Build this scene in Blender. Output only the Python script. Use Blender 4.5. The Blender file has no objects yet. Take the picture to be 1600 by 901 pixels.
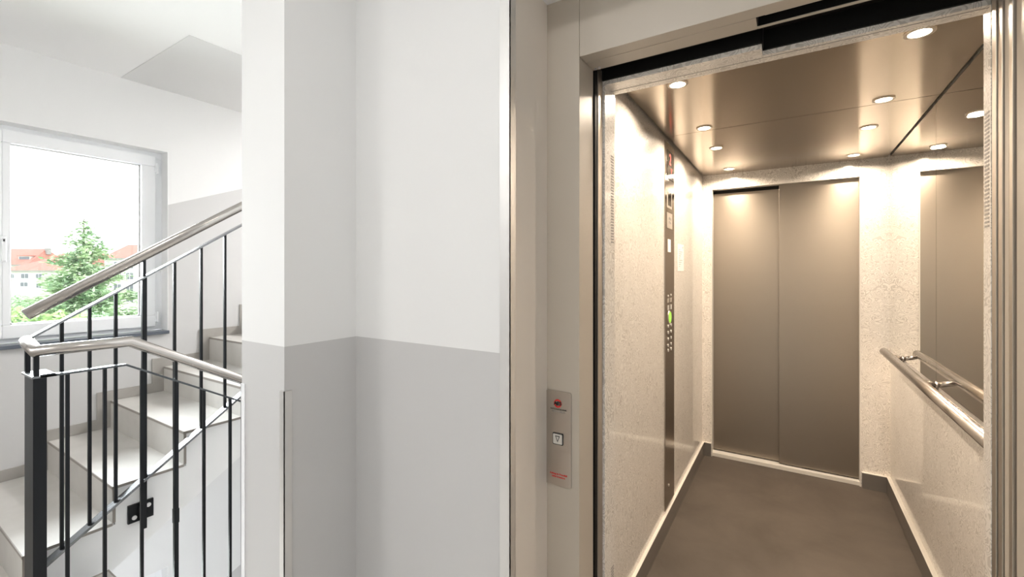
import bpy, math, random
from mathutils import Vector
random.seed(7)
SC = bpy.context.scene
COL = SC.collection
# ------------------------------------------------------------------ camera
EYE = 1.40                       # camera height above the landing floor (z = 0)
TH = math.radians(32.17)         # camera turned this far left of +Y
cd = bpy.data.cameras.new('camera'); cam = bpy.data.objects.new('camera', cd); COL.objects.link(cam)
cd.sensor_width = 36; cd.lens = 693.8 / 1600 * 36; cd.shift_y = -27.1 / 1600
cd.clip_start = 0.02; cd.clip_end = 500
cam.location = (0, 0, EYE); cam.rotation_euler = (math.pi / 2, 0, TH)
SC.camera = cam
SC.view_settings.view_transform = 'Standard'; SC.view_settings.look = 'None'
SC.view_settings.exposure = 0.08; SC.view_settings.gamma = 1.0
SC.view_settings.use_curve_mapping = False
cy = SC.cycles
cy.use_denoising = True; cy.max_bounces = 12; cy.diffuse_bounces = 7; cy.glossy_bounces = 6
cy.transparent_max_bounces = 16; cy.sample_clamp_indirect = 60.0; cy.caustics_reflective = False
# ------------------------------------------------------------------ world and lights
W = bpy.data.worlds.new('world'); SC.world = W; W.use_nodes = True
bg = W.node_tree.nodes['Background']; bg.inputs[0].default_value = (0.95, 0.975, 1.0, 1); bg.inputs[1].default_value = 3.6

def area(name, loc, rot, sx, sy, power, color, shape='RECTANGLE', spread=180, portal=False):
    l = bpy.data.lights.new(name, 'AREA'); l.shape = shape; l.size = sx; l.size_y = sy
    l.energy = power; l.color = color; l.spread = math.radians(spread)
    o = bpy.data.objects.new(name, l); COL.objects.link(o); o.location = loc; o.rotation_euler = rot
    if portal: l.cycles.is_portal = True
    return o

def AT(x, y, z):
    return (x, y, EYE + z)
STOREY = 3.139
area('daylight_portal', AT(-4.12, 0.62, 0.21), (0, -math.pi / 2, 0), 1.40, 1.66, 1, (1, 1, 1), portal=True)
area('daylight_portal', AT(-4.12, 0.62, 0.21 - STOREY), (0, -math.pi / 2, 0), 1.40, 1.66, 1, (1, 1, 1), portal=True)
# daylight pouring through the two stair windows
area('window_daylight', AT(-4.75, 0.62, 0.55), (0, math.radians(-58), 0), 1.5, 1.7, 230, (0.93, 0.97, 1.0), spread=150)
area('window_daylight', AT(-4.75, 0.62, 0.55 - STOREY), (0, math.radians(-58), 0), 1.5, 1.7, 230, (0.93, 0.97, 1.0), spread=150)
CEIL = 1.33
FILL_LAMPS = [(-2.2, -1.15, 21), (-0.55, -0.25, 10.5), (-2.5, 3.3, 76)]      # added fill lamps, all out of view, brightening landing and window wall
DOWN = [(-0.373, 1.80), (-0.373, 2.42), (-0.373, 2.85), (-0.373, 3.48),
        (0.33, 1.80), (0.33, 2.42), (0.33, 2.85), (0.33, 3.48)]
for x, y, p in FILL_LAMPS:
    area('fill_lamp_light', AT(x, y, CEIL - 0.075), (0, 0, 0), 0.36, 0.36, p, (1.0, 0.975, 0.945), 'DISK')
for x, y in DOWN:
    area('downlight_light', AT(x, y, 0.725 - 0.012), (0, 0, 0), 0.06, 0.06, 6.0, (1.0, 0.835, 0.66), 'DISK', 162)

# ------------------------------------------------------------------ materials
def mat(name, col, rough=0.5, metal=0.0, emis=None, es=0.0, coat=0.0, spec=0.5, aniso=0.0):
    m = bpy.data.materials.new(name); m.use_nodes = True
    b = m.node_tree.nodes['Principled BSDF']
    b.inputs['Base Color'].default_value = (*col, 1); b.inputs['Roughness'].default_value = rough
    b.inputs['Metallic'].default_value = metal; b.inputs['Specular IOR Level'].default_value = spec
    b.inputs['Coat Weight'].default_value = coat; b.inputs['Coat Roughness'].default_value = 0.06
    b.inputs['Anisotropic'].default_value = aniso
    if emis: b.inputs['Emission Color'].default_value = (*emis, 1); b.inputs['Emission Strength'].default_value = es
    return m
def N(m, t, **kw):
    n = m.node_tree.nodes.new(t)
    for k, v in kw.items(): setattr(n, k, v)
    return n
def LK(m, a, b): m.node_tree.links.new(a, b)
def BS(m): return m.node_tree.nodes['Principled BSDF']
def pos(m, scale=(1, 1, 1)):
    g = N(m, 'ShaderNodeNewGeometry'); mp = N(m, 'ShaderNodeMapping'); mp.inputs['Scale'].default_value = scale
    LK(m, g.outputs['Position'], mp.inputs['Vector']); return mp.outputs['Vector']
def noise(m, vec, scale, detail=4, dist=0.0, rough=0.5):
    n = N(m, 'ShaderNodeTexNoise'); n.inputs['Scale'].default_value = scale; n.inputs['Detail'].default_value = detail
    n.inputs['Distortion'].default_value = dist; n.inputs['Roughness'].default_value = rough
    LK(m, vec, n.inputs['Vector']); return n.outputs['Fac']
def ramp(m, fac, stops):
    r = N(m, 'ShaderNodeValToRGB'); e = r.color_ramp.elements
    while len(e) < len(stops): e.new(0.5)
    for i, (p, c) in enumerate(stops): e[i].position = p; e[i].color = (*c, 1) if len(c) == 3 else c
    LK(m, fac, r.inputs['Fac']); return r.outputs['Color']
def bump(m, h, strength, dist=0.002):
    b = N(m, 'ShaderNodeBump'); b.inputs['Strength'].default_value = strength; b.inputs['Distance'].default_value = dist
    LK(m, h, b.inputs['Height']); LK(m, b.outputs['Normal'], BS(m).inputs['Normal'])
def mix(m, fac, a, b):
    x = N(m, 'ShaderNodeMix', data_type='RGBA')
    if hasattr(fac, 'links'): LK(m, fac, x.inputs[0])
    else: x.inputs[0].default_value = fac
    for i, v in ((6, a), (7, b)):
        if hasattr(v, 'links'): LK(m, v, x.inputs[i])
        else: x.inputs[i].default_value = (*v, 1)
    return x.outputs[2]
def math_(m, op, a, b=None, c=None):
    n = N(m, 'ShaderNodeMath', operation=op)
    for i, v in enumerate((a, b, c)):
        if v is None: continue
        if hasattr(v, 'links'): LK(m, v, n.inputs[i])
        else: n.inputs[i].default_value = v
    return n.outputs[0]

WHITE = (0.80, 0.80, 0.80); DADO = (0.575, 0.57, 0.57)
def wall_mat(name, line, stair=False, white=WHITE, dado=DADO):
    m = mat(name, white, 0.75, spec=0.25)
    g = N(m, 'ShaderNodeNewGeometry'); s = N(m, 'ShaderNodeSeparateXYZ'); LK(m, g.outputs['Position'], s.inputs[0])
    z = s.outputs['Z']; y = s.outputs['Y']
    if stair:      # painted dado climbs with the flight, and repeats one storey lower
        low = math_(m, 'LESS_THAN', z, math_(m, 'MAXIMUM', EYE - 1.52, math_(m, 'MULTIPLY_ADD', y, 0.58, EYE - 1.467 - 0.58 * 0.777 + 0.06))); z = math_(m, 'ADD', z, math_(m, 'MULTIPLY', low, STOREY))
        lim = math_(m, 'MAXIMUM', EYE + line, math_(m, 'MULTIPLY_ADD', y, 0.387, EYE + 0.491 - 0.387 * 1.429))
    else: lim = EYE + line
    f = math_(m, 'LESS_THAN', z, lim)
    p = pos(m)
    soft = noise(m, p, 1.3, 2)
    LK(m, mix(m, f, ramp(m, soft, [(0.3, tuple(c * .985 for c in white)), (0.7, white)]), dado), BS(m).inputs['Base Color'])
    bump(m, noise(m, p, 260, 3), 0.12, 0.0006)
    r = math_(m, 'MULTIPLY_ADD', f, -0.25, 0.75); LK(m, r, BS(m).inputs['Roughness'])
    return m
M = {}
M['wall'] = wall_mat('painted_wall', -0.217)
M['stair_wall'] = wall_mat('painted_stair_wall', -0.217, True)
M['white'] = mat('white_plaster', (0.88, 0.88, 0.88), 0.8, spec=0.2)
bump(M['white'], noise(M['white'], pos(M['white']), 200, 3), 0.08, 0.0005)
M['ceil_shade'] = mat('ceiling_shade_tone', (0.72, 0.72, 0.72), 0.8, spec=0.2)  # shaded part of the white ceiling, its shade put into the colour
M['pvc'] = mat('white_pvc', (0.86, 0.87, 0.89), 0.3)
M['dark_sill'] = mat('dark_stone_sill', (0.10, 0.115, 0.14), 0.22)
M['alu'] = mat('brushed_aluminium', (0.74, 0.73, 0.72), 0.45, 0.85)
bump(M['alu'], noise(M['alu'], pos(M['alu'], (60, 60, 1)), 12, 2), 0.1, 0.0004)
M['black'] = mat('black_painted_steel', (0.005, 0.006, 0.008), 0.38, spec=0.25)
M['bar_dark'] = mat('black_flat_steel', (0.07, 0.075, 0.08), 0.22, 0.6)
M['bar'] = mat('blackened_flat_steel', (0.20, 0.205, 0.215), 0.27, 0.8)
M['rail_steel'] = mat('satin_rail_steel', (0.47, 0.44, 0.415), 0.25, 1.0)
#bump(M['rail_steel'], noise(M['rail_steel'], pos(M['rail_steel'], (40, 2, 40)), 12, 2), 0.08, 0.0003)
M['bolt'] = mat('zinc_bolt', (0.78, 0.78, 0.78), 0.35, 0.8)
# stair tile
def tile_mat(name, a, b):
    m = mat(name, a, 0.42)
    p = pos(m); n = noise(m, p, 5, 6, 0.3, 0.6)
    LK(m, ramp(m, n, [(0.3, a), (0.7, b)]), BS(m).inputs['Base Color'])
    bump(m, noise(m, p, 90, 4), 0.08, 0.0006); return m
M['tile'] = tile_mat('greige_tile', (0.55, 0.53, 0.50), (0.63, 0.61, 0.58))
M['tile_skirt'] = tile_mat('greige_skirting_tile', (0.33, 0.31, 0.285), (0.39, 0.37, 0.345))
M['tile_edge'] = mat('tile_edge_profile', (0.30, 0.27, 0.245), 0.4)
# floor of the landing: same tile with joints
m = tile_mat('greige_floor_tile', (0.50, 0.475, 0.445), (0.57, 0.545, 0.515)); M['floor_tile'] = m
br = N(m, 'ShaderNodeTexBrick'); br.offset = 0.5
br.inputs['Scale'].default_value = 1.0; br.inputs['Mortar Size'].default_value = 0.003
br.inputs['Brick Width'].default_value = 0.6; br.inputs['Row Height'].default_value = 0.3
LK(m, pos(m), br.inputs['Vector'])
src = BS(m).inputs['Base Color'].links[0].from_socket
LK(m, mix(m, br.outputs['Fac'], src, (0.30, 0.29, 0.27)), BS(m).inputs['Base Color'])
# lift door frame: textured beige-grey paint
m = mat('beige_grey_enamel', (0.49, 0.435, 0.365), 0.42, spec=0.5, coat=0.15); M['frame'] = m
bump(m, noise(m, pos(m), 330, 3, 0.0, 0.6), 0.22, 0.0012)
# cream laminate with a scribbled ornament
def laminate(name, base, vein, rough=0.16):
    m = mat(name, base, 0.34, spec=0.4, coat=0.6); BS(m).inputs['Coat Roughness'].default_value = 0.035
    p = pos(m)
    f = noise(m, p, 20, 0.0, 1.6, 0.4)
    sn = math_(m, 'MULTIPLY_ADD', math_(m, 'SINE', math_(m, 'MULTIPLY', f, 52.0)), 0.5, 0.5)
    l = ramp(m, sn, [(0.0, (0, 0, 0)), (0.52, (0, 0, 0)), (0.74, (1, 1, 1)), (1.0, (1, 1, 1))])
    g2 = noise(m, p, 9, 2)
    pat = math_(m, 'MULTIPLY', l, math_(m, 'MULTIPLY_ADD', g2, 0.8, 0.25))
    LK(m, mix(m, pat, base, vein), BS(m).inputs['Base Color'])
    bump(m, pat, 0.05, 0.0004)
    return m
M['laminate'] = laminate('cream_ornament_laminate', (0.88, 0.83, 0.765), (0.54, 0.49, 0.43))
M['laminate_edge'] = mat('cream_laminate_edge', (0.78, 0.74, 0.67), 0.4)
def steel(name, col, rough, scale, streak=0.12, aniso=0.5, axis='Z'):
    m = mat(name, col, rough, 1.0, aniso=aniso)
    p = pos(m, scale); n = noise(m, p, 8, 3)
    r = math_(m, 'MULTIPLY_ADD', n, streak, rough - streak / 2); LK(m, r, BS(m).inputs['Roughness'])
    t = N(m, 'ShaderNodeTangent'); t.direction_type = 'RADIAL'; t.axis = axis; LK(m, t.outputs[0], BS(m).inputs['Tangent'])
    if streak > 0.1 and axis == 'Z': bump(m, n, 0.03, 0.0003)
    return m
M['door_steel'] = steel('brushed_door_steel', (0.33, 0.285, 0.235), 0.38, (2, 40, 40), 0.05, aniso=0.4, axis='X')
M['ceil_steel'] = steel('brushed_ceiling_steel', (0.50, 0.44, 0.37), 0.20, (1.0, 60, 60), 0.05, aniso=0.92, axis='X')
M['cop_steel'] = steel('polished_panel_steel', (0.42, 0.37, 0.32), 0.15, (30, 30, 1), 0.06, 0.2)
M['jamb_steel'] = steel('car_door_steel', (0.50, 0.455, 0.40), 0.42, (40, 40, 1), 0.08, 0.2)
M['skirt_steel'] = steel('dark_skirting_steel', (0.30, 0.275, 0.25), 0.42, (1, 1, 40), 0.1, 0.2)
BS(M['skirt_steel']).inputs['Metallic'].default_value = 0.7
M['call_steel'] = steel('call_plate_steel', (0.55, 0.50, 0.45), 0.34, (6, 6, 6), 0.2, 0.0)
M['mirror'] = mat('mirror_glass', (0.93, 0.915, 0.88), 0.015, 1.0)
m = mat('brown_rubber_floor', (0.135, 0.105, 0.083), 0.55, spec=0.35); M['car_floor'] = m
n = noise(m, pos(m), 3.2, 6, 0.4, 0.6)
LK(m, ramp(m, n, [(0.3, (0.072, 0.058, 0.046)), (0.7, (0.112, 0.092, 0.075))]), BS(m).inputs['Base Color'])
bump(m, noise(m, pos(m), 500, 2), 0.2, 0.0006)
M['dark'] = mat('black_door_track', (0.008, 0.0075, 0.007), 0.6, spec=0.15)
M['concrete'] = mat('shaft_concrete', (0.20, 0.195, 0.19), 0.9)
M['lamp'] = mat('warm_lamp_lens', (1, .9, .75), 0.3, emis=(1.0, 0.86, 0.66), es=26)
M['fill_lamp_white'] = mat('fill_lamp_opal', (1, 1, 1), 0.3, emis=(1.0, 0.95, 0.88), es=1.6)  # glowing shade of the added fill lamps
M['red'] = mat('red_print', (0.62, 0.035, 0.03), 0.4)
M['redlit'] = mat('red_display_digits', (0.8, 0.05, 0.03), 0.4, emis=(1.0, 0.10, 0.05), es=0.4)
M['green'] = mat('green_lit_button', (0.25, 0.55, 0.05), 0.3, emis=(0.35, 0.8, 0.06), es=0.7)
M['ink'] = mat('black_print', (0.02, 0.02, 0.02), 0.4)
M['greyprint'] = mat('grey_print', (0.30, 0.28, 0.26), 0.5)
M['button'] = mat('button_face', (0.72, 0.70, 0.66), 0.3, 0.3)
M['paper'] = mat('white_paper', (0.86, 0.83, 0.78), 0.7)
M['display'] = mat('dark_display_glass', (0.03, 0.026, 0.022), 0.08)
M['silver'] = mat('pale_label_metal', (0.66, 0.61, 0.54), 0.35, 0.7)
m = bpy.data.materials.new('window_glass'); m.use_nodes = True; M['glass'] = m
nt = m.node_tree; nt.nodes.remove(nt.nodes['Principled BSDF'])
tr = nt.nodes.new('ShaderNodeBsdfTransparent'); gl = nt.nodes.new('ShaderNodeBsdfGlossy'); gl.inputs['Roughness'].default_value = 0.0
fr = nt.nodes.new('ShaderNodeFresnel'); fr.inputs[0].default_value = 1.35; mx = nt.nodes.new('ShaderNodeMixShader')
tr.inputs[0].default_value = (0.97, 0.985, 0.98, 1)
LK(m, fr.outputs[0], mx.inputs[0]); LK(m, tr.outputs[0], mx.inputs[1]); LK(m, gl.outputs[0], mx.inputs[2])
LK(m, mx.outputs[0], nt.nodes['Material Output'].inputs[0])
# outside
def leafy(name, a, b, sc=1.2):
    m = mat(name, a, 0.6, spec=0.2); n = noise(m, pos(m), sc, 4)
    LK(m, ramp(m, n, [(0.35, a), (0.65, b)]), BS(m).inputs['Base Color']); return m
M['conifer'] = leafy('conifer_needles', (0.30, 0.46, 0.27), (0.52, 0.64, 0.40), 1.0)
M['bush'] = leafy('pale_green_leaves', (0.36, 0.52, 0.22), (0.58, 0.69, 0.38), 0.8)
M['bush_dark'] = leafy('green_leaves', (0.28, 0.43, 0.26), (0.42, 0.58, 0.36), 0.8)
M['bark'] = mat('bark', (0.16, 0.12, 0.09), 0.9)
m = mat('red_roof_tiles', (0.56, 0.25, 0.18), 0.8); M['roof'] = m
w = N(m, 'ShaderNodeTexWave'); w.bands_direction = 'Z'; w.inputs['Scale'].default_value = 2.0; w.inputs['Distortion'].default_value = 1.0
LK(m, pos(m), w.inputs['Vector']); LK(m, ramp(m, w.outputs['Fac'], [(0.2, (0.36, 0.135, 0.105)), (0.8, (0.45, 0.20, 0.16))]), BS(m).inputs['Base Color'])
M['render'] = mat('pale_house_render', (0.55, 0.53, 0.50), 0.9)
M['house_glass'] = mat('house_window_glass', (0.13, 0.14, 0.16), 0.2)
M['cornice'] = mat('grey_cornice', (0.30, 0.29, 0.28), 0.8)
M['ground'] = leafy('garden_ground', (0.20, 0.30, 0.12), (0.34, 0.42, 0.24), 0.05)

# ------------------------------------------------------------------ builders
ORG = {}
class MB:
    def __init__(s): s.v = []; s.f = []; s.smooth = False
    def add(s, vs, fs):
        k = len(s.v); s.v += [Vector(v) for v in vs]; s.f += [tuple(i + k for i in f) for f in fs]; return s
    def box(s, x0, x1, y0, y1, z0, z1, e=EYE):
        z0 += e; z1 += e
        return s.add([(x0, y0, z0), (x1, y0, z0), (x1, y1, z0), (x0, y1, z0), (x0, y0, z1), (x1, y0, z1), (x1, y1, z1), (x0, y1, z1)],
                     [(0, 3, 2, 1), (4, 5, 6, 7), (0, 1, 5, 4), (1, 2, 6, 5), (2, 3, 7, 6), (3, 0, 4, 7)])
    def prism(s, pts, x0, x1):            # (y, z) outline extruded along x
        n = len(pts)
        vs = [(x0, y, z + EYE) for y, z in pts] + [(x1, y, z + EYE) for y, z in pts]
        return s.add(vs, [tuple(range(n))[::-1], tuple(range(n, 2 * n))] + [(i, (i + 1) % n, n + (i + 1) % n, n + i) for i in range(n)])
    def sweep(s, path, prof_r=None, seg=20, cap=True, flat=None):   # round tube or flat bar along a path of camera-height points
        P = [Vector((p[0], p[1], p[2] + EYE)) for p in path]; n = len(P); rings = []
        for i, p in enumerate(P):
            a = (P[i] - P[i - 1]).normalized() if i else (P[1] - P[0]).normalized()
            b = (P[i + 1] - P[i]).normalized() if i < n - 1 else a
            t = (a + b).normalized()
            up = Vector((0, 0, 1)); side = t.cross(up).normalized(); nrm = side.cross(t).normalized()
            k = 1.0 / max(0.5, t.dot(a))
            if flat:
                w, h = flat; c = [(-w / 2, -h / 2), (w / 2, -h / 2), (w / 2, h / 2), (-w / 2, h / 2)]
            else: c = [(prof_r * math.cos(2 * math.pi * j / seg), prof_r * math.sin(2 * math.pi * j / seg)) for j in range(seg)]
            turn_flat = abs((a - b).dot(side)) > abs((a - b).dot(nrm))
            rings.append([p + side * (q[0] * (k if turn_flat else 1)) + nrm * (q[1] * (1 if turn_flat else k)) for q in c])
        m_ = len(rings[0]); vs = [v for r in rings for v in r]; fs = []
        for i in range(n - 1):
            for j in range(m_):
                fs.append((i * m_ + j, i * m_ + (j + 1) % m_, (i + 1) * m_ + (j + 1) % m_, (i + 1) * m_ + j))
        if cap: fs += [tuple(range(m_))[::-1], tuple(range((n - 1) * m_, n * m_))]
        if not flat: s.smooth = True
        return s.add(vs, fs)
    def cyl(s, c, axis, r, h, seg=28, r2=None):     # short cylinder from c along axis ('x','y','z'), camera-height point
        r2 = r if r2 is None else r2; ax = {'x': (1, 0, 0), 'y': (0, 1, 0), 'z': (0, 0, 1)}[axis]
        A = Vector(ax); U = Vector((0, 0, 1)) if axis != 'z' else Vector((1, 0, 0)); Vv = A.cross(U)
        c = Vector((c[0], c[1], c[2] + EYE)); vs = []
        for hh, rr in ((0, r), (h, r2)):
            vs += [c + A * hh + U * (rr * math.cos(2 * math.pi * j / seg)) + Vv * (rr * math.sin(2 * math.pi * j / seg)) for j in range(seg)]
        fs = [tuple(range(seg))[::-1], tuple(range(seg, 2 * seg))] + [(j, (j + 1) % seg, seg + (j + 1) % seg, seg + j) for j in range(seg)]
        return s.add(vs, fs)
    def ring(s, c, axis, ri, ro, h, seg=32):
        A = Vector({'x': (1, 0, 0), 'y': (0, 1, 0), 'z': (0, 0, 1)}[axis]); U = Vector((0, 0, 1)) if axis != 'z' else Vector((1, 0, 0)); Vv = A.cross(U)
        c = Vector((c[0], c[1], c[2] + EYE)); vs = []
        for hh, rr in ((0, ri), (0, ro), (h, ro), (h, ri)):
            vs += [c + A * hh + U * (rr * math.cos(2 * math.pi * j / seg)) + Vv * (rr * math.sin(2 * math.pi * j / seg)) for j in range(seg)]
        fs = []
        for k in range(4):
            for j in range(seg):
                a = k * seg; b = ((k + 1) % 4) * seg
                fs.append((a + j, a + (j + 1) % seg, b + (j + 1) % seg, b + j))
        return s.add(vs, fs)
    def build(s, name, material, parent=None, bevel=0.0, label=None, kind=None):
        o_ = ORG.get(parent.name, Vector((0, 0, 0))) if parent else Vector((0, 0, 0))
        me = bpy.data.meshes.new(name); me.from_pydata([v - o_ for v in s.v], [], s.f); me.materials.append(material)
        import bmesh
        b = bmesh.new(); b.from_mesh(me); bmesh.ops.recalc_face_normals(b, faces=b.faces); b.to_mesh(me); b.free()
        if s.smooth:
            for p in me.polygons: p.use_smooth = len(p.vertices) <= 4
        o = bpy.data.objects.new(name, me); COL.objects.link(o)
        if parent: o.parent = parent; ORG[o.name] = o_
        if bevel:
            md = o.modifiers.new('bevel', 'BEVEL'); md.width = bevel; md.segments = 2; md.limit_method = 'ANGLE'; md.harden_normals = False
        if label: o['label'] = label
        if kind: o['kind'] = kind
        return o
def thing(name, label, cat, loc, group=None):
    o = bpy.data.objects.new(name, None); COL.objects.link(o); o.location = loc; ORG[o.name] = Vector(loc)
    o.empty_display_size = 0.1
    o['label'] = label; o['category'] = cat
    if group: o['group'] = group
    return o
def tag(o, label, cat, group=None):
    o['label'] = label; o['category'] = cat
    if group: o['group'] = group
    return o
def box(name, b, m_, parent=None, bevel=0.0, **kw): return MB().box(*b).build(name, m_, parent, bevel, **kw)
def struct(name, mb, m_, bevel=0.0): return mb.build(name, m_, None, bevel, kind='structure')
def sroot(name, loc):
    o = bpy.data.objects.new(name, None); COL.objects.link(o); o.location = loc; ORG[o.name] = Vector(loc); o['kind'] = 'structure'; return o
def text(name, body, size, loc, rot, m_, parent, align='CENTER', bold=0.0):
    c = bpy.data.curves.new(name, 'FONT'); c.body = body; c.size = size; c.align_x = align; c.align_y = 'CENTER'
    c.extrude = 0.0003; c.offset = bold
    o = bpy.data.objects.new(name, c); COL.objects.link(o); c.materials.append(m_)
    o.location = Vector(AT(*loc)) - (ORG.get(parent.name, Vector()) if parent else Vector()); o.rotation_euler = rot
    me = bpy.data.meshes.new_from_object(o); me.name = name
    o2 = bpy.data.objects.new(name + '_', me); loc_, rot_ = o.location.copy(), o.rotation_euler.copy()
    bpy.data.objects.remove(o); o2.name = name; COL.objects.link(o2); o2.location = loc_; o2.rotation_euler = rot_
    if parent: o2.parent = parent
    return o2

# ------------------------------------------------------------------ room shell
LOW = -5.0                                   # bottom of the stairwell, relative to the eye
XW = -3.90                                   # window wall
LOWWIN = 3.06
WY0, WY1, WZ0, WZ1 = -0.18, 1.424, -0.458, 0.881
f = MB()
f.box(-3.9, -2.70, -1.8, 0.507, -1.62, -1.40)            # beside the well, up to the first riser
f.box(-2.70, 1.20, -1.8, 0.75, -1.62, -1.40)
f.box(-1.23, 1.20, 0.75, 1.188, -1.62, -1.40)
struct('floor', f, M['floor_tile'])
struct('floor_lower', MB().box(-3.9, -1.2, -1.8, 4.2, LOW - 0.1, LOW), M['floor_tile'])
struct('ceiling', MB().box(-4.15, 1.3, -1.9, 4.2, CEIL, CEIL + 0.15), M['white'])
struct('ceiling_panel', MB().box(-3.9, -2.87, 1.15, 4.1, CEIL - 0.002, CEIL), M['ceil_shade'])  # thin added sheet, painting in the shade on the ceiling above the flight
wl = MB()
xa, xb = -4.18, XW
ys, ye = -1.9, 4.2
wl.box(xa, xb, ys, WY0, LOW, CEIL); wl.box(xa, xb, WY1, ye, LOW, CEIL)
wl.box(xa, xb, WY0, WY1, WZ1, CEIL); wl.box(xa, xb, WY0, WY1, WZ1 - LOWWIN, WZ0)
wl.box(xa, xb, WY0, WY1, LOW, WZ0 - LOWWIN)
struct('wall_left', wl, M['stair_wall'])
struct('wall_back', MB().box(-3.9, 1.2, -1.95, -1.8, LOW, CEIL), M['wall'])
struct('wall_right', MB().box(1.2, 1.35, -1.9, 1.3, -1.62, CEIL), M['wall'])
struct('wall_stair_end', MB().box(-3.9, -1.463, 4.05, 4.2, LOW, CEIL), M['wall'])
# pillar between stair and lift, its return, and the wall beside the lift doorway
pw = MB()
pw.box(-1.463, -1.23, 0.73, 4.2, LOW, CEIL)
pw.box(-1.23, -0.626, 0.978, 1.188, -1.62, CEIL)
struct('wall_front', pw, M['wall'])
struct('wall_front_right', MB().box(0.52, 1.2, 0.978, 1.188, -1.62, CEIL), M['wall'])
struct('wall_over_lift', MB().box(-0.622, 0.52, 0.978, 1.188, 0.80, CEIL), M['wall'])
# lift shaft
sh = MB()
sh.box(-1.23, -0.85, 1.188, 4.4, -1.9, 1.9); sh.box(0.80, 1.1, 1.188, 4.4, -1.9, 1.9)
sh.box(-0.85, 0.80, 4.2, 4.4, -1.9, 1.9); sh.box(-0.85, 0.80, 1.188, 4.4, 1.6, 1.9); sh.box(-0.85, 0.80, 1.40, 4.4, -1.95, -1.75)
struct('wall_shaft', sh, M['concrete'])
struct('trim_1', MB().box(-0.652, -0.6195, 0.9755, 0.978, -1.40, CEIL).box(-0.622, -0.6195, 0.9755, 1.004, -1.40, CEIL), M['alu'])
M['reveal'] = mat('beige_reveal_paint', (0.72, 0.655, 0.585), 0.6, spec=0.3)
struct('trim_5', MB().box(-0.626, -0.622, 0.978, 1.1875, -1.40, 0.80), M['reveal'])
struct('trim_2', MB().box(-1.250, -1.2275, 0.7275, 0.73, -1.40, -0.345).box(-1.23, -1.2275, 0.7275, 0.752, -1.40, -0.345), M['alu'])
struct('trim_3', MB().box(-1.4655, -1.443, 0.7275, 0.73, -1.40, -0.352).box(-1.4655, -1.463, 0.7275, 0.752, -1.40, -0.352), M['pvc'])
def baseboard(name, b): struct(name, MB().box(*b), M['tile_skirt'])
baseboard('baseboard_front', (-1.2275, -0.655, 0.968, 0.978, -1.40, -1.335))
baseboard('baseboard_back', (-3.9, 1.2, -1.8, -1.79, -1.40, -1.335))

# ------------------------------------------------------------------ windows
def window(name, dz, detailed):
    r = sroot(name, AT(-4.0, 0.62, WZ0 + dz))
    z0, z1 = WZ0 + 0.022 + dz, WZ1 + dz
    fw = 0.042
    b = MB(); xf0, xf1 = -4.07, -4.005
    b.box(xf0, xf1, WY0, WY1, z0, z0 + fw); b.box(xf0, xf1, WY0, WY1, z1 - fw, z1)
    b.box(xf0, xf1, WY0, WY0 + fw, z0 + fw, z1 - fw); b.box(xf0, xf1, WY1 - fw, WY1, z0 + fw, z1 - fw)
    b.build('window_frame', M['pvc'], r, 0.004)
    mid = 0.622; sw = 0.084
    for a, c in ((WY0 + 0.025, mid), (mid, WY1 - 0.045)):
        s = MB(); x0, x1 = -4.04, -3.985; q0, q1 = z0 + 0.028, z1 - 0.030
        ga, gb = a + sw * (0.42 if a == mid else 1), c - sw * (0.42 if c == mid else 1)
        gz0, gz1 = q0 + 0.082, q1 - 0.078
        s.box(x0, x1, a, c, q0, gz0); s.box(x0, x1, a, c, gz1, q1); s.box(x0, x1, a, ga, gz0, gz1); s.box(x0, x1, gb, c, gz0, gz1)
        so = s.build('sash', M['pvc'], r, 0.005)
        g = MB(); t = 0.008
        g.box(-4.03, -4.022, ga, gb, gz0, gz0 + t); g.box(-4.03, -4.022, ga, gb, gz1 - t, gz1); g.box(-4.03, -4.022, ga, ga + t, gz0, gz1); g.box(-4.03, -4.022, gb - t, gb, gz0, gz1)
        g.build('glazing_gasket', M['alu'], so)
        MB().box(-4.028, -4.024, ga, gb, gz0, gz1).build('pane', M['glass'], so)
    if detailed:
        h = MB().box(-3.985, -3.975, 0.608, 0.640, 0.055, 0.210).build('window_handle', M['pvc'], r, 0.003)
        MB().box(-3.975, -3.945, 0.616, 0.632, 0.172, 0.192).box(-3.957, -3.945, 0.614, 0.634, 0.060, 0.192).build('lever', M['pvc'], h, 0.004)
        for zz in (z1 - 0.16, z0 + 0.06):
            MB().cyl((-3.978, WY1 - 0.036, zz), 'z', 0.008, 0.075, 16).box(-3.99, -3.978, WY1 - 0.05, WY1 - 0.028, zz + 0.01, zz + 0.065).build('hinge', M['pvc'], r)
    e = 0.0025; lv = MB()
    lv.box(-4.07, XW + 0.0004, WY1 - e, WY1, z0, z1); lv.box(-4.07, XW + 0.0004, WY0, WY0 + e, z0, z1); lv.box(-4.07, XW + 0.0004, WY0, WY1, z1 - e, z1)
    lv.build('window_reveal', M['white'], r)
    MB().box(-4.005, XW + 0.028, WY0 - 0.0, WY1 + 0.0, z0 - 0.022, z0).build('window_sill', M['dark_sill'], r, 0.002)
    return r
window('window_1', 0, True)
window('window_2', -LOWWIN, False)

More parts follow.
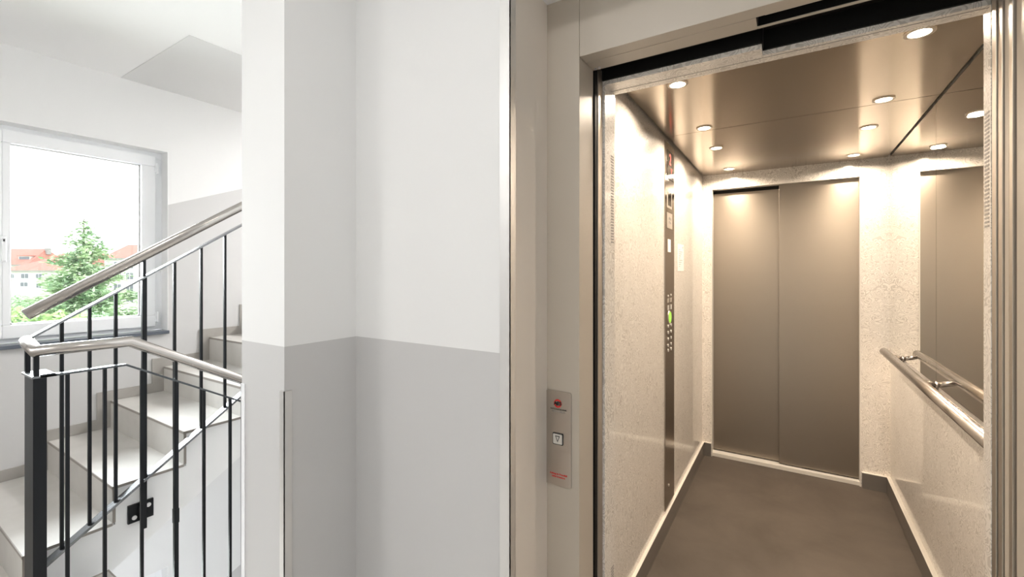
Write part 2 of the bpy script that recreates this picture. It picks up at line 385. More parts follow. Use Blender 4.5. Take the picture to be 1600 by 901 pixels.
# ------------------------------------------------------------------ stairs
RISE, RUN = 0.1767, 0.30
def zk(k): return -1.40 - 0.005 + RISE * k
def yk(k): return 0.495 + RUN * (k - 1)
XC = -2.80                                    # well side of the upward flight
NA = 9
st = thing('staircase', 'tiled stair flight climbing along the window wall behind the black railing', 'stairs', AT(-3.35, 0.5, -1.40))
for k in range(1, NA + 1):
    z = zk(k); y = yk(k); y2 = yk(k + 1) if k < NA else 4.04
    t = MB().box(XW + 0.012, XC, y, y2 + 0.004 if k < NA else y2, z - 0.012, z).build('tread', M['tile'], st)
    MB().box(XW + 0.012, XC + 0.0008, y - 0.0012, y + 0.003, z - 0.0125, z + 0.0008).build('nosing_profile', M['tile_edge'], t)
    MB().box(XC - 0.002, XC + 0.0008, y, y2, z - 0.0125, z + 0.0006).build('edge_profile', M['tile_edge'], t)
    r = MB().box(XW + 0.012, XC, y + 0.0, y + 0.012, zk(k - 1) + 0.0, z - 0.012).build('riser', M['tile'], st)
    MB().box(XC - 0.002, XC + 0.0008, y, y + 0.012, zk(k - 1), z - 0.012).build('edge_profile', M['tile_edge'], r)
pts = [(0.508, -1.628)]
for k in range(1, NA + 1):
    pts += [(yk(k) + 0.012, zk(k - 1) - (0.012 if k > 1 else 0.0)), (yk(k) + 0.012, zk(k) - 0.012)]
pts += [(4.04, zk(NA) - 0.012), (4.04, zk(NA) - 0.20), (3.05, zk(NA) - 0.20), (2.85, -1.467 + 0.58 * (2.85 - 0.777))]
MB().prism(pts, XW + 0.002, XC - 0.004).build('stringer', M['white'], st)
# skirting tiles stepping up the wall (structure, fixed to the wall)
sk = MB()
sk.box(XW, XW + 0.011, -1.79, yk(1) - 0.07, -1.40, -1.335)
for k in range(1, NA + 1):
    a = yk(k) - 0.07; c = yk(k + 1) - 0.07 if k < NA else 4.04
    sk.box(XW, XW + 0.011, a, yk(k), zk(k - 1) + 0.0005, zk(k) + 0.067)
    sk.box(XW, XW + 0.011, yk(k), c, zk(k) + 0.0005, zk(k) + 0.067)
struct('baseboard_left', sk, M['tile_skirt'])

sb = thing('staircase', 'tiled stair flight going down between the landing edge and the pillar wall', 'stairs', AT(-2.0, 0.75, -1.40))
XB0, XB1 = -2.56, -1.466
def yb(k): return 0.75 + RUN * (k - 1)
pts = [(0.75, -1.62), (0.75, -1.40 - RISE - 0.012)]
for k in range(1, NA + 1):
    z = -1.40 - RISE * k; y2 = yb(k + 1) if k < NA else 4.04
    t = MB().box(XB0, XB1, yb(k) - 0.0, y2 + 0.012, z - 0.012, z).build('tread', M['tile'], sb)
    MB().box(XB0, XB1, y2 + 0.009, y2 + 0.0132, z - 0.0125, z + 0.0008).build('nosing_profile', M['tile_edge'], t)
    MB().box(XB0, XB1, yb(k), yb(k) + 0.010, z, z + RISE - 0.012).build('riser', M['tile'], sb)
pts = [(0.75, -1.63), (0.75, -1.40 - RISE - 0.012)]
for k in range(1, NA):
    pts += [(yb(k + 1), -1.40 - RISE * k - 0.012), (yb(k + 1), -1.40 - RISE * (k + 1) - 0.012)]
pts += [(4.04, -1.40 - RISE * NA - 0.012), (4.04, -1.40 - RISE * NA - 0.2), (3.1, -1.40 - RISE * NA - 0.2)]
MB().prism(pts, XB0 + 0.004, XB1).build('stringer', M['white'], sb)
struct('trim_4', MB().box(-2.712, -2.70, -1.8, 0.757, -1.46, -1.3995).box(-2.70, -2.56, 0.75, 0.757, -1.46, -1.3995), M['tile_edge'])

# ------------------------------------------------------------------ railings
XA, XB = -2.755, -2.62
BW = 0.0125
def lineA(y, y0, z0, s): return z0 + s * (y - y0)
barA = lambda y: -0.268 + 0.646 * (y - 0.536)
hrA = lambda y: -0.182 + 0.650 * (y - 0.503)
botA = lambda y: -1.283 + 0.675 * (y - 0.547)
YEND = 2.78
ra = thing('stair_railing', 'black railing with steel handrail rising beside the upward stair flight', 'railing', AT(XA, 0.55, -1.2))
MB().sweep([(XA, 0.497, hrA(0.497)), (XA, YEND, hrA(YEND))], 0.0245).build('handrail', M['rail_steel'], ra, label='brushed steel handrail')
MB().sweep([(XA, 0.515, barA(0.515)), (XA, YEND, barA(YEND))], flat=(0.040, 0.009)).build('top_bar', M['bar'], ra, 0.001)
MB().sweep([(XA, 0.525, botA(0.525)), (XA, YEND, botA(YEND))], flat=(0.050, 0.012)).build('bottom_bar', M['bar'], ra, 0.001)
ysA = [0.607, 0.700, 0.794, 1.035, 1.160, 1.281]
y = 1.281
while y < YEND - 0.15:
    y += 0.122; ysA.append(y)
for y in ysA:
    MB().box(XA - BW / 2, XA + BW / 2, y - BW / 2, y + BW / 2, botA(y) - 0.003, barA(y) - 0.002).build('baluster', M['black'], ra)
def post(parent, x, y, zt, zb, hr_z, side):
    h = 0.0095
    p = MB().box(x - h, x + h, y - h, y + h, zb, zt).build('newel_post', M['black'], parent, 0.001)
    MB().box(x - 0.006, x + 0.006, y - 0.006, y + 0.006, zt, hr_z).build('handrail_support', M['black'], p)
    return p
for y in (0.905, 2.38):
    p = post(ra, XA, y, barA(y) - 0.001, botA(y) - 0.25 + (0 if y < 1 else 0), hrA(y) - 0.018, 1)
    zc = botA(y) - 0.175
    w = MB().box(XC - 0.004, XC + 0.008, y - 0.052, y + 0.052, zc - 0.045, zc + 0.045).box(XC + 0.008, XA - 0.011, y - 0.010, y + 0.010, zc - 0.03, zc + 0.03).build('wall_bracket', M['black'], ra)
    for yy, zz in ((y - 0.028, zc - 0.020), (y + 0.030, zc + 0.020)):
        MB().cyl((XC + 0.008, yy, zz), 'x', 0.0105, 0.005, 18).build('bolt', M['bolt'], w)
# downward railing with the level part and the corner
def topB(y): return -0.434 if y <= 0.79 else -0.434 - 0.582 * (y - 0.79)
def hrB(y): return -0.328 if y <= 0.81 else -0.328 - 0.566 * (y - 0.81)
def botB(y): return -1.47 - 0.585 * (y - 0.78)
rb = thing('stair_railing', 'black railing turning level at the well corner then descending beside the pillar', 'railing', AT(XB, 0.51, -1.40))
MB().sweep([(XA, 0.500, -0.297), (XA + 0.03, 0.500, -0.305), (XB, 0.502, -0.328), (XB, 0.808, -0.328), (XB, YEND, hrB(YEND))], 0.0245).build('handrail', M['rail_steel'], rb, label='brushed steel handrail')
MB().sweep([(XB, 0.51, -0.434), (XB, 0.79, -0.434), (XB, YEND, topB(YEND))], flat=(0.034, 0.009)).build('top_bar', M['bar_dark'], rb, 0.001)
MB().box(XA - 0.014, XB + 0.017, 0.487, 0.560, -0.4385, -0.4295).build('corner_plate', M['bar'], rb, 0.001)
MB().box(XA - 0.008, XB + 0.002, 0.495, 0.522, -1.40, -0.4385).build('corner_post', M['black'], rb, 0.001)
MB().box(XB - 0.006, XB + 0.017, 0.490, 0.530, -1.40, -0.4385).build('newel_post', M['black'], rb, 0.001)
for x, z in ((XA, -0.315), (XB, -0.345)):
    MB().box(x - 0.008, x + 0.008, 0.494, 0.510, -0.4295, z).build('handrail_support', M['black'], rb)
ysB = [0.595, 0.717, 0.852, 1.116, 1.245]
y = 1.245
while y < YEND - 0.15:
    y += 0.127; ysB.append(y)
for y in ysB:
    MB().box(XB - BW / 2, XB + BW / 2, y - BW / 2, y + BW / 2, -1.40 if y < 0.75 else botB(y), topB(y) - 0.003).build('baluster', M['black'], rb)
for y in (0.990, 2.45):
    post(rb, XB, y, topB(y), botB(y) - 0.06, hrB(y) - 0.018, 1)
MB().sweep([(XB, 0.765, botB(0.765)), (XB, YEND, botB(YEND))], flat=(0.034, 0.009)).build('bottom_bar', M['black'], rb, 0.001)
for y in (0.990, 2.45):
    MB().box(XB - 0.011, XB + 0.011, y - 0.011, y + 0.0115, botB(y) + 0.33, botB(y) + 0.40).build('post_collar', M['black'], rb)

# ------------------------------------------------------------------ lift doorway on the landing (fixed frame)
YF, YI = 1.188, 1.295
JL, JR, LZ = -0.518, 0.383, 0.618
df = sroot('door_1', AT(-0.07, YF, -1.40))
MB().box(-0.640, JL, YF, YI, -1.40, 1.1).build('door_jamb', M['frame'], df, 0.0015)
MB().box(JR, 0.520, YF, YI, -1.40, 1.1).build('door_jamb', M['frame'], df, 0.0015)
li = MB()
li.box(JL + 0.0008, JR, YF, 1.234, LZ, 1.1)
li.box(JL + 0.0008, -0.073, 1.236, YI, LZ, 1.1)
li.box(-0.073, JR, 1.284, YI, LZ, 1.1)
li.build('door_lintel', M['frame'], df, 0.0012)
MB().box(-0.073, JR, 1.234, 1.284, LZ + 0.05, 1.0).box(-0.071, JR, 1.234, 1.2385, LZ + 0.004, LZ + 0.06).box(-0.073, JR, 1.2815, 1.2842, LZ + 0.002, LZ + 0.06).box(-0.0732, -0.0705, 1.236, 1.284, LZ + 0.002, LZ + 0.06).build('door_track', M['dark'], df)
MB().box(-0.055, JR, 1.250, 1.258, LZ + 0.012, LZ + 0.05).build('track_rail', M['alu'], df)
for x in (-0.505, -0.493):
    MB().cyl((x, 1.282, LZ - 0.004), 'z', 0.0042, 0.005, 12).build('screw', M['bolt'], df)
MB().box(JL, JR, YF, 1.345, -1.44, -1.402).build('door_sill', M['alu'], df)
# landing-door edges standing just proud of the jambs
MB().box(-0.545, JL + 0.004, YI + 0.004, 1.318, -1.40, LZ + 0.05).build('door_seal', M['dark'], df)
MB().box(JR - 0.004, 0.60, YI + 0.006, 1.318, -1.40, LZ + 0.05).build('door_panel', M['jamb_steel'], df, 0.001)
MB().box(JR - 0.003, 0.60, 1.322, 1.343, -1.40, LZ + 0.05).build('door_panel', M['frame'], df, 0.001)

# call panel on the left jamb
cp = thing('call_panel', 'steel lift call plate with down arrow button on the beige door frame', 'call panel', AT(-0.5835, YF, -0.634))
x0, x1, z0, z1 = -0.625, -0.542, -0.634, -0.355
def rounded(mb, x0, x1, z0, z1, y0, y1, r=0.006, seg=5):
    pts = []
    for cx, cz, a0 in ((x1 - r, z1 - r, 0), (x0 + r, z1 - r, 90), (x0 + r, z0 + r, 180), (x1 - r, z0 + r, 270)):
        for i in range(seg + 1):
            a = math.radians(a0 + 90 * i / seg); pts.append((cx + r * math.cos(a), cz + r * math.sin(a)))
    n = len(pts)
    vs = [(x, y0, z + EYE) for x, z in pts] + [(x, y1, z + EYE) for x, z in pts]
    return mb.add(vs, [tuple(range(n)), tuple(range(n, 2 * n))[::-1]] + [(i, (i + 1) % n, n + (i + 1) % n, n + i) for i in range(n)])
rounded(MB(), x0, x1, z0, z1, YF - 0.004, YF).build('faceplate', M['call_steel'], cp, 0.0008)
xc = (x0 + x1) / 2; yp = YF - 0.0042
RX = (math.pi / 2, 0, 0)
lg = MB().ring((xc - 0.001, yp - 0.0012, -0.391), 'y', 0.0075, 0.0125, 0.0008).build('logo_emblem', M['red'], cp)
bt = rounded(MB(), xc - 0.017, xc + 0.017, -0.512, -0.478, YF - 0.0068, YF - 0.004, 0.002, 2).build('button_rim', M['ink'], cp)
bf = rounded(MB(), xc - 0.0145, xc + 0.0145, -0.5095, -0.4805, YF - 0.0082, YF - 0.0066, 0.002, 2).build('call_button', M['button'], cp)
def tri(mb, cx, cz, w, h, t, y0, y1):         # hollow downward triangle
    o = [(cx - w, cz + h), (cx + w, cz + h), (cx, cz - h)]; k = 1 - t; gz = cz + h / 3
    i_ = [(cx + (x - cx) * k, gz + (z - gz) * k) for x, z in o]
    vs = [(x, y, z + EYE) for y in (y0, y1) for x, z in o + i_]
    fs = []
    for j in range(3):
        a, b = j, (j + 1) % 3
        fs += [(a, b, b + 3, a + 3), (a + 6, a + 9, b + 9, b + 6), (a, a + 6, b + 6, b), (a + 3, b + 3, b + 9, a + 9)]
    return mb.add(vs, fs)
tri(MB(), xc, -0.495, 0.0078, 0.0095, 0.34, YF - 0.0088, YF - 0.0081).build('arrow', M['ink'], bf)
text('lettering', 'AES', 0.0150, (xc - 0.001, yp - 0.0016, -0.391), RX, M['ink'], cp, bold=0.0005)
text('lettering', 'AUFZUGSTECHNIK', 0.0062, (xc + 0.001, yp, -0.4085), RX, M['ink'], cp, bold=0.0001)
text('lettering', 'SERVICE BERLIN', 0.0062, (xc + 0.001, yp, -0.4155), RX, M['greyprint'], cp, bold=0.0002)
text('lettering', 'Aufzug im Brandfall', 0.0072, (xc + 0.001, yp, -0.600), RX, M['red'], cp, bold=0.0003)
text('lettering', 'nicht benutzen', 0.0072, (xc + 0.001, yp, -0.608), RX, M['red'], cp, bold=0.0003)

# ------------------------------------------------------------------ lift car
CL, CR, CY0, CY1, CZ = -0.575, 0.530, 1.457, 3.65, 0.725
car = thing('elevator_car', 'open lift car with cream patterned walls, steel ceiling and brown floor', 'elevator', AT(-0.02, 2.5, -1.40))
box('car_floor', (CL, CR, 1.36, 3.66, -1.43, -1.40), M['car_floor'], car)
box('side_panel', (CL - 0.02, CL, CY0, CY1 + 0.02, -1.40, CZ + 0.02), M['laminate'], car)
box('side_panel', (CR, CR + 0.02, CY0, CY1 + 0.02, -1.40, CZ + 0.02), M['laminate'], car)
# rear wall around the far doorway
RL, RR, RZ = -0.512, 0.383, 0.620
b = MB(); b.box(CL, RL, CY1, CY1 + 0.025, -1.40, CZ + 0.02); b.box(RR, CR, CY1, CY1 + 0.025, -1.40, CZ + 0.02); b.box(RL, RR, CY1, CY1 + 0.025, RZ, CZ + 0.02)
b.build('rear_panel', M['laminate'], car)
b = MB(); b.box(RL, RL + 0.006, CY1 - 0.002, CY1 + 0.10, -1.40, RZ); b.box(RR - 0.006, RR, CY1 - 0.002, CY1 + 0.10, -1.40, RZ); b.box(RL, RR, CY1 - 0.002, CY1 + 0.10, RZ - 0.006, RZ)
b.build('door_trim', M['laminate_edge'], car)
MB().box(RL + 0.006, RR - 0.006, CY1 + 0.01, CY1 + 0.11, -1.40, -1.374).build('door_sill', M['laminate_edge'], car, 0.001)
MB().box(RL + 0.006, -0.06, 3.722, 3.745, -1.366, RZ - 0.006).build('door_panel', M['door_steel'], car, 0.0015)
MB().box(-0.075, RR - 0.006, 3.692, 3.715, -1.366, RZ - 0.006).build('door_panel', M['door_steel'], car, 0.0015)
MB().box(RL, RR, 3.715, 3.78, RZ - 0.03, RZ + 0.05).box(RL, RR, 3.75, 3.78, -1.42, RZ).build('door_track', M['dark'], car)
# front returns and transom
b = MB()
b.box(CL - 0.02, -0.505, 1.362, CY0, -1.40, CZ + 0.02)
b.build('front_return', M['laminate'], car, 0.001)
MB().box(0.378, CR + 0.02, 1.412, CY0, -1.40, CZ + 0.02).build('front_return', M['laminate'], car, 0.001)
b = MB(); b.box(-0.505, -0.067, 1.362, CY0, 0.595, CZ + 0.02); b.box(-0.067, 0.378, 1.408, CY0, 0.595, CZ + 0.02)
b.build('transom', M['laminate'], car, 0.001)
MB().box(-0.505, 0.378, CY0 - 0.036, CY0 - 0.034, 0.5942, 0.5952).build('transom_joint', M['greyprint'], car)
MB().box(-0.56, 0.62, 1.300, 1.360, 0.690, 0.84).box(-0.56, -0.0660, 1.354, 1.3615, 0.608, 0.70).box(-0.066, 0.62, 1.36, 1.407, 0.660, 0.84).box(-0.067, 0.62, 1.400, 1.4075, 0.608, 0.70).box(-0.067, -0.064, 1.354, 1.4075, 0.608, 0.70).box(-0.56, 0.62, 1.300, 1.306, 0.622, 0.84).build('door_track', M['dark'], car)
# opened front car doors, parked to the right
MB().box(0.377, 0.62, 1.346, 1.367, -1.40, 0.640).build('door_panel', M['jamb_steel'], car, 0.001)
MB().box(0.375, 0.62, 1.372, 1.395, -1.40, 0.640).build('door_panel', M['jamb_steel'], car, 0.001)
MB().box(-0.545, -0.512, 1.322, 1.360, -1.40, 0.64).build('door_buffer', M['jamb_steel'], car, 0.001)
# ventilation slots cut in the front returns
def vents(x, sgn, zs, y0, y1):
    b = MB()
    for z in zs: b.box(x - 0.0006, x + 0.0006, y0, y1, z, z + 0.0045)
    b.build('ventilation_slots', M['greyprint'], car)
vents(-0.505, 1, [0.094 + 0.0095 * i for i in range(31)], 1.418, 1.444)
vents(0.378, -1, [0.100 + 0.0092 * i for i in range(29)], 1.420, 1.448)
vents(-0.505, 1, [-1.15 + 0.0095 * i for i in range(18)], 1.418, 1.444)
# skirting: dark steel face with a cream top ledge
for a in ((CL, CL + 0.014, CY0, CY1, -1.40, -1.302), (CR - 0.020, CR, CY0, CY1, -1.40, -1.302), (CL + 0.014, RL - 0.002, CY1 - 0.014, CY1, -1.40, -1.302), (RR + 0.004, CR - 0.020, CY1 - 0.020, CY1, -1.40, -1.302)):
    s = MB().box(*a).build('skirting', M['skirt_steel'], car)
    MB().box(a[0], a[1], a[2], a[3], -1.302, -1.2995).build('skirting_ledge', M['laminate_edge'], s)
# ceiling
b = MB(); b.box(CL + 0.009, CR - 0.013, CY0, 2.476, CZ, CZ + 0.02); b.box(CL + 0.009, CR - 0.013, 2.480, CY1, CZ, CZ + 0.02)
b.build('ceiling_panel', M['ceil_steel'], car)
MB().box(CL - 0.02, CR + 0.02, CY0, CY1 + 0.025, CZ + 0.022, CZ + 0.04).build('car_roof', M['dark'], car)
for i, (x, y) in enumerate(DOWN):
    d = MB().ring((x, y, CZ - 0.004), 'z', 0.028, 0.038, 0.004, 36).build('downlight', M['jamb_steel'], car)
    MB().cyl((x, y, CZ - 0.003), 'z', 0.0285, 0.003, 32).build('lens', M['lamp'], d)
# mirror in two sheets on the right wall
for a, c in ((1.47, 2.568), (2.571, 3.648)):
    MB().box(CR - 0.006, CR - 0.0005, a, c, -0.487, CZ - 0.006).build('mirror', M['mirror'], car)
# handrail
hx, hz = 0.452, -0.462
h = MB().sweep([(hx, 1.50, hz), (hx, 3.30, hz)], 0.0205, 24).build('handrail', M['rail_steel'], car)
for y in (3.245, 2.575, 1.62):
    MB().sweep([(hx + 0.008, y, hz - 0.008), (CR - 0.004, y, hz - 0.028)], 0.011, 14).cyl((CR - 0.010, y, hz - 0.028), 'x', 0.020, 0.008, 20).build('handrail_bracket', M['rail_steel'], h)
for y in (1.50, 3.30):
    MB().cyl((hx, y - 0.001, hz), 'y', 0.0208, 0.002, 24).build('end_cap', M['rail_steel'], h)
# control panel on the left wall
cop = MB().box(CL, CL + 0.006, 2.440, 2.655, -1.284, 0.700).build('control_panel', M['cop_steel'], car, 0.001)
def on(name, y0, y1, z0, z1, m_, t=0.008, bev=0.0005):
    return MB().box(CL + 0.006, CL + t, y0, y1, z0, z1).build(name, m_, cop, bev)
on('floor_display', 2.485, 2.63, 0.505, 0.66, M['display'])
RZ_ = (math.pi / 2, 0, math.pi / 2)
text('red_digit', '2', 0.085, (CL + 0.0085, 2.545, 0.612), RZ_, M['redlit'], cop, bold=0.001)
text('red_digit', '\u25bc' if False else 'v', 0.055, (CL + 0.0085, 2.575, 0.560), RZ_, M['redlit'], cop, bold=0.001)
on('display_frame', 2.478, 2.592, 0.345, 0.445, M['silver'], 0.0075)
on('screen', 2.497, 2.573, 0.358, 0.432, M['display'], 0.0085)
lp = on('engraved_plate', 2.478, 2.600, 0.235, 0.320, M['silver'], 0.0075)
text('lettering', '630 kg\n8 Pers.', 0.022, (CL + 0.008, 2.54, 0.278), RZ_, M['greyprint'], cop)
on('sticker', 2.497, 2.565, 0.105, 0.175, M['paper'], 0.0068, 0)
def btn(y, z, r, m_):
    q = MB().cyl((CL + 0.006, y, z), 'x', r, 0.003, 20).build('button', m_, cop)
    return q
btn(2.505, -0.135, 0.006, M['button']); btn(2.570, -0.132, 0.006, M['button'])
for y in (2.505, 2.572):
    on('button_frame', y - 0.019, y + 0.019, -0.172, -0.148, M['silver'], 0.0072)
    on('button', y - 0.012, y + 0.012, -0.212, -0.186, M['button'], 0.0085)
    for z in (-0.300, -0.335, -0.370, -0.405, -0.432):
        btn(y, z, 0.0085, M['button'])
g = MB().cyl((CL + 0.006, 2.538, -0.254), 'x', 0.030, 0.004, 28).build('lit_button', M['green'], cop, label='green glowing round button')
text('lettering', '2', 0.034, (CL + 0.0104, 2.538, -0.254), RZ_, M['button'], g)
MB().ring((CL + 0.006, 2.538, -0.254), 'x', 0.030, 0.035, 0.003).build('button_ring', M['silver'], cop)
MB().cyl((CL + 0.006, 2.518, -1.172), 'x', 0.007, 0.003, 16).build('key_switch', M['silver'], cop)
# notice taped on the left wall
nt_ = thing('paper_notice', 'small pale paper notice stuck on the cream lift wall', 'notice', AT(CL, 2.86, 0.0))
MB().box(CL + 0.0004, CL + 0.0014, 2.775, 2.945, 0.0, 0.165).build('sheet', M['paper'], nt_)
b = MB()
for i in range(9):
    z = 0.128 - i * 0.0125
    b.box(CL + 0.0014, CL + 0.0018, 2.800, 2.800 + 0.035 + 0.045 * ((i * 7) % 4) / 2, z, z + 0.003)
b.build('printed_lines', M['greyprint'], nt_)
MB().cyl((CL + 0.0014, 2.915, 0.146), 'x', 0.006, 0.0006, 14).build('printed_mark', M['ink'], nt_)

# bodies of the added fill lamps, unseen on the landing and behind the pillar
for i, (x, y, p) in enumerate(FILL_LAMPS):
    t = thing('added_fill_lamp', ('added unseen round fill lamp over the stair side of the landing', 'added unseen round fill lamp in front of the lift doorway', 'added unseen round fill lamp over the far turn of the stairs')[i], 'fill lamp', AT(x, y, CEIL))
    MB().cyl((x, y, CEIL - 0.02), 'z', 0.19, 0.02, 40).build('fill_lamp_base', M['pvc'], t)
    MB().cyl((x, y, CEIL - 0.065), 'z', 0.14, 0.045, 40, 0.175).build('fill_lamp_shade', M['fill_lamp_white'], t)

# ------------------------------------------------------------------ outside the window
FWD = Vector((-math.sin(TH), math.cos(TH), 0)); RGT = Vector((math.cos(TH), math.sin(TH), 0))
GZ = -11.0
gd = MB().box(-190, -4.6, -80, 150, GZ - 0.2, GZ); go = struct('ground', gd, M['ground'])
def far(lat, depth, z):                        # metres to the right of / ahead of the viewing direction
    return RGT * lat + FWD * depth + Vector((0, 0, EYE + z))
class HB(MB):
    def hbox(s, l0, l1, d0, d1, z0, z1):
        vs = [far(l, d, z) for z in (z0, z1) for l, d in ((l0, d0), (l1, d0), (l1, d1), (l0, d1))]
        return s.add(vs, [(0, 3, 2, 1), (4, 5, 6, 7), (0, 1, 5, 4), (1, 2, 6, 5), (2, 3, 7, 6), (3, 0, 4, 7)])
def house(label, l0, l1, d, dep, ze, zr, hip, wins, dormers=(), chimneys=()):
    t = thing('house', label, 'house', far((l0 + l1) / 2, d + dep / 2, GZ))
    HB().hbox(l0, l1, d, d + dep, GZ, ze).build('house_wall', M['render'], t)
    HB().hbox(l0 - .3, l1 + .3, d - .35, d + dep + .3, ze - .15, ze + .15).build('cornice', M['cornice'], t)
    a = 0.4; r0, r1 = (l0 + hip, l1 - hip)
    vs = [far(l0 - a, d - a, ze + .15), far(l1 + a, d - a, ze + .15), far(l1 + a, d + dep + a, ze + .15), far(l0 - a, d + dep + a, ze + .15), far(r0, d + dep / 2, zr), far(r1, d + dep / 2, zr)]
    rf = MB().add(vs, [(0, 3, 2, 1), (0, 1, 5, 4), (1, 2, 5), (2, 3, 4, 5), (3, 0, 4)]).build('roof', M['roof'], t)
    for l, z, w_, h_ in wins:
        w = HB().hbox(l - w_ / 2, l + w_ / 2, d - .06, d + .02, z - h_ / 2, z + h_ / 2).build('house_window', M['pvc'], t)
        HB().hbox(l - w_ / 2 + .12, l - .06, d - .10, d, z - h_ / 2 + .12, z + h_ / 2 - .12).hbox(l + .06, l + w_ / 2 - .12, d - .10, d, z - h_ / 2 + .12, z + h_ / 2 - .12).build('pane', M['house_glass'], w)
    for l, z, w_, h_, dd in dormers:
        w = HB().hbox(l - w_ / 2, l + w_ / 2, d + dd, d + dd + 2.5, z - h_ / 2, z + h_ / 2).build('dormer', M['render'], rf)
        HB().hbox(l - w_ / 2 + .2, l + w_ / 2 - .2, d + dd - .06, d + dd, z - h_ / 2 + .2, z + h_ / 2 - .2).build('pane', M['house_glass'], rf)
        HB().hbox(l - w_ / 2 - .2, l + w_ / 2 + .2, d + dd - .2, d + dd + 2.6, z + h_ / 2, z + h_ / 2 + .18).build('dormer_roof', M['roof'], rf)
    for l, z0, z1 in chimneys:
        HB().hbox(l - .5, l + .5, d + dep / 2 - .5, d + dep / 2 + .5, z0, z1).build('chimney', M['cornice'], rf)
    return t
def LT(u, d): return (u - 800) / 693.8 * d
def ZT(v, d): return -(v - 423.4) / 693.8 * d
D = 110
house('cream house with a low red hipped roof left of the tall conifer', LT(5, D), LT(92, D), D, 9, ZT(423, D), ZT(404, D + 4), 6.2,
      [(LT(39, D), ZT(431, D), 2.0, 1.4), (LT(61, D), ZT(431, D), 1.7, 1.3), (LT(20, D), ZT(431, D), 0.9, 1.3), (LT(38, D), ZT(444, D), 2.0, 1.2), (LT(61, D), ZT(446, D), 1.5, 1.3)])
D = 116
house('tall red gabled roof at the far left edge of the window view', LT(-60, D), LT(42, D), D, 11, ZT(414, D), ZT(388.5, D + 5), 0.6,
      [(LT(10, D), ZT(421, D), 1.4, 1.4)], [(LT(28, D), ZT(405, D), 3.0, 1.8, 1.5)], [(LT(40, D), ZT(396, D), ZT(386, D))])
D = 134
house('long red roof with three dormers behind the hipped roof house', LT(46, D), LT(126, D), D + 3, 11, ZT(416, D), ZT(395.5, D + 6), 0.6,
      [(LT(88, D), ZT(424, D), 1.4, 1.4)], [(LT(55, D), ZT(405, D), 2.0, 1.6, 1.5), (LT(67, D), ZT(406, D), 2.2, 1.7, 1.5), (LT(83, D), ZT(406, D), 2.2, 1.7, 1.5)])
D = 95
house('white house with a plain red roof right of the tall conifer', LT(163, D), LT(245, D), D, 10, ZT(404, D), ZT(382, D + 5), 0.8,
      [(LT(u, D), ZT(v, D), 1.7, 1.6) for v in (414, 431, 449, 466) for u in (184, 203, 222)])
D = 60
bd = HB().hbox(LT(160, D), LT(240, D), D, D + 0.4, GZ, ZT(487, D)).build('garden_wall', M['render'])
tag(bd, 'low pale garden wall in front of the white house', 'garden wall')

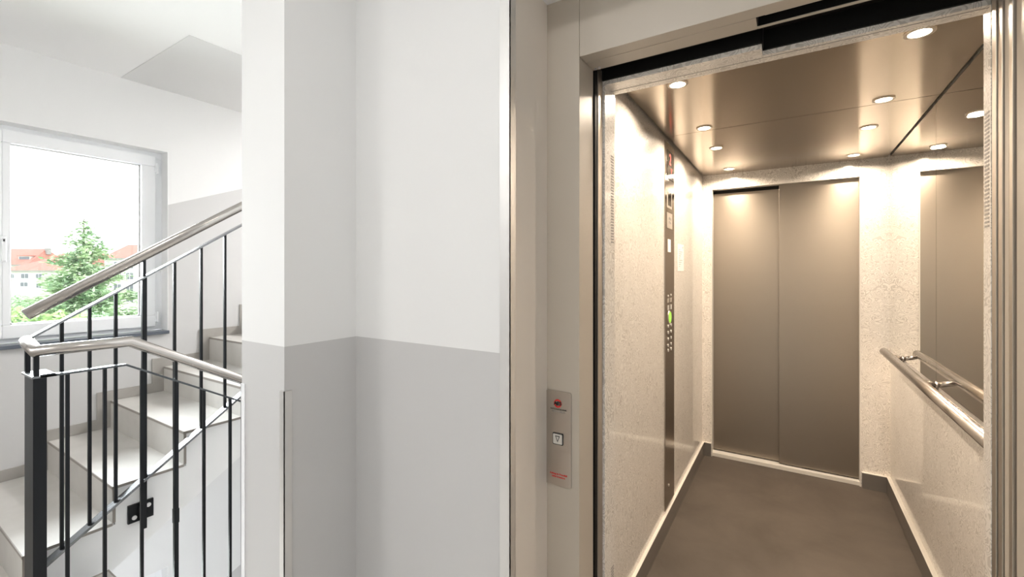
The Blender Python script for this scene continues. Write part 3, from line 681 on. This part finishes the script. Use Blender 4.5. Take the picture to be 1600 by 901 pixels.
def leaves(mb, c, rad, n, size, squash=1.0):
    for _ in range(n):
        while True:
            p = Vector((random.uniform(-1, 1), random.uniform(-1, 1), random.uniform(-1, 1)))
            if 0.3 < p.length <= 1: break
        p = Vector((p.x * rad, p.y * rad, p.z * rad * squash)) + c
        u = Vector((random.gauss(0, 1), random.gauss(0, 1), random.gauss(0, .6))).normalized(); w = u.cross(Vector((random.gauss(0, 1), random.gauss(0, 1), random.gauss(0, 1)))).normalized()
        s = size * random.uniform(.6, 1.3)
        mb.add([p - u * s, p + w * s * .55, p + u * s, p - w * s * .55], [(0, 1, 2, 3)])
def conifer(label, lat, depth, ztop, width_at, h):
    base = far(lat, depth, GZ); top = far(lat, depth, ztop); H_ = top.z - base.z
    t = thing('conifer_tree', label, 'tree', base)
    tr_ = MB(); seg = 10
    rings = 14
    vs = []; fs = []
    for i in range(rings):
        f_ = i / (rings - 1); r = 0.24 * (1 - f_) + 0.015
        for j in range(seg): vs.append(base + Vector((r * math.cos(j * 2 * math.pi / seg) + .05 * math.sin(i), r * math.sin(j * 2 * math.pi / seg), H_ * f_)))
    for i in range(rings - 1):
        for j in range(seg): fs.append((i * seg + j, i * seg + (j + 1) % seg, (i + 1) * seg + (j + 1) % seg, (i + 1) * seg + j))
    tr_.add(vs, fs)
    fo = MB(); lev = 21
    for i in range(lev):
        g_ = (i / (lev - 1)) ** 0.9                        # 0 at the top
        z = top.z - EYE - 0.2 - g_ * h
        reach = width_at(g_)
        nb = 5 + int(6 * g_)
        a0 = random.random() * 6.28
        for b_ in range(nb):
            a = a0 + b_ * 2 * math.pi / nb + random.uniform(-.3, .3); L = reach * random.uniform(.4, 1.2)
            dirv = Vector((math.cos(a), math.sin(a), 0)); p0 = Vector((base.x, base.y, z + EYE + random.uniform(-.16, .16)))
            lift = random.uniform(-.05, .38)
            tip = p0 + dirv * L + Vector((0, 0, L * lift))
            sd = Vector((-dirv.y, dirv.x, 0)) * .018; up = Vector((0, 0, .018))
            tr_.add([p0 - sd, p0 + up, p0 + sd, p0 - up, tip], [(0, 1, 4), (1, 2, 4), (2, 3, 4), (3, 0, 4)])
            n = int((26 + 85 * L) * (0.25 + min(1, g_ * 2.2) * 0.75))
            for k in range(n):
                q = random.random() ** .7; p = p0.lerp(tip, q) + Vector((random.gauss(0, .10), random.gauss(0, .10), random.gauss(0, .10))) * (0.6 + L * .5)
                u = (dirv + Vector((random.gauss(0, .7), random.gauss(0, .7), random.gauss(0, .3)))).normalized(); w = u.cross(Vector((random.gauss(0, .4), random.gauss(0, .4), 1))).normalized()
                s = random.uniform(.08, .17)
                fo.add([p - u * s, p + w * s * .45, p + u * s, p - w * s * .45], [(0, 1, 2, 3)])
    tr_.build('trunk', M['bark'], t); fo.build('foliage', M['conifer'], t)
D = 24
conifer('tall sparse-topped conifer in the middle of the window view', LT(131, D), D, ZT(341, D), lambda g: 0.22 + 2.5 * g ** 0.9, 6.3)
def bush(label, lat, depth, ztop, rad, m_, n=1500, leaf=.11):
    base = far(lat, depth, GZ)
    t = thing('broadleaf_tree', label, 'tree', base)
    c = far(lat, depth, ztop - rad * .8)
    MB().cyl((base.x, base.y, GZ), 'z', .16, c.z - EYE - GZ, 10, .07).build('trunk', M['bark'], t)
    mb = MB()
    for _ in range(14):
        o = Vector((random.uniform(-1, 1), random.uniform(-1, 1), random.uniform(-1.6, .45))) * rad * .62
        leaves(mb, c + o, rad * random.uniform(.35, .55), n // 14, leaf, .8)
    mb.build('foliage', m_, t)
for lab, u, v, d, r, k in (('bright yellow-green tree low at the left edge of the window view', 30, 446, 19, 1.6, 'bush'),
                           ('rounded pale green tree low between the left tree and the conifer', 72, 462, 16.5, 1.5, 'bush'),
                           ('darker green tree close against the left of the conifer', 92, 442, 36, 2.0, 'bush_dark'),
                           ('dark green tree below the cream house left of the conifer', 62, 451, 50, 2.2, 'bush_dark'),
                           ('green bushy tree low at the foot of the conifer', 112, 475, 18.5, 1.4, 'bush_dark'),
                           ('small green tree low to the right of the conifer', 166, 476, 26, 1.2, 'bush'),
                           ('green tree at the foot of the view left of the window stile', 5, 480, 18, 1.3, 'bush_dark')):
    bush(lab, LT(u, d), d, ZT(v, d), r, M[k], 3200, .10)
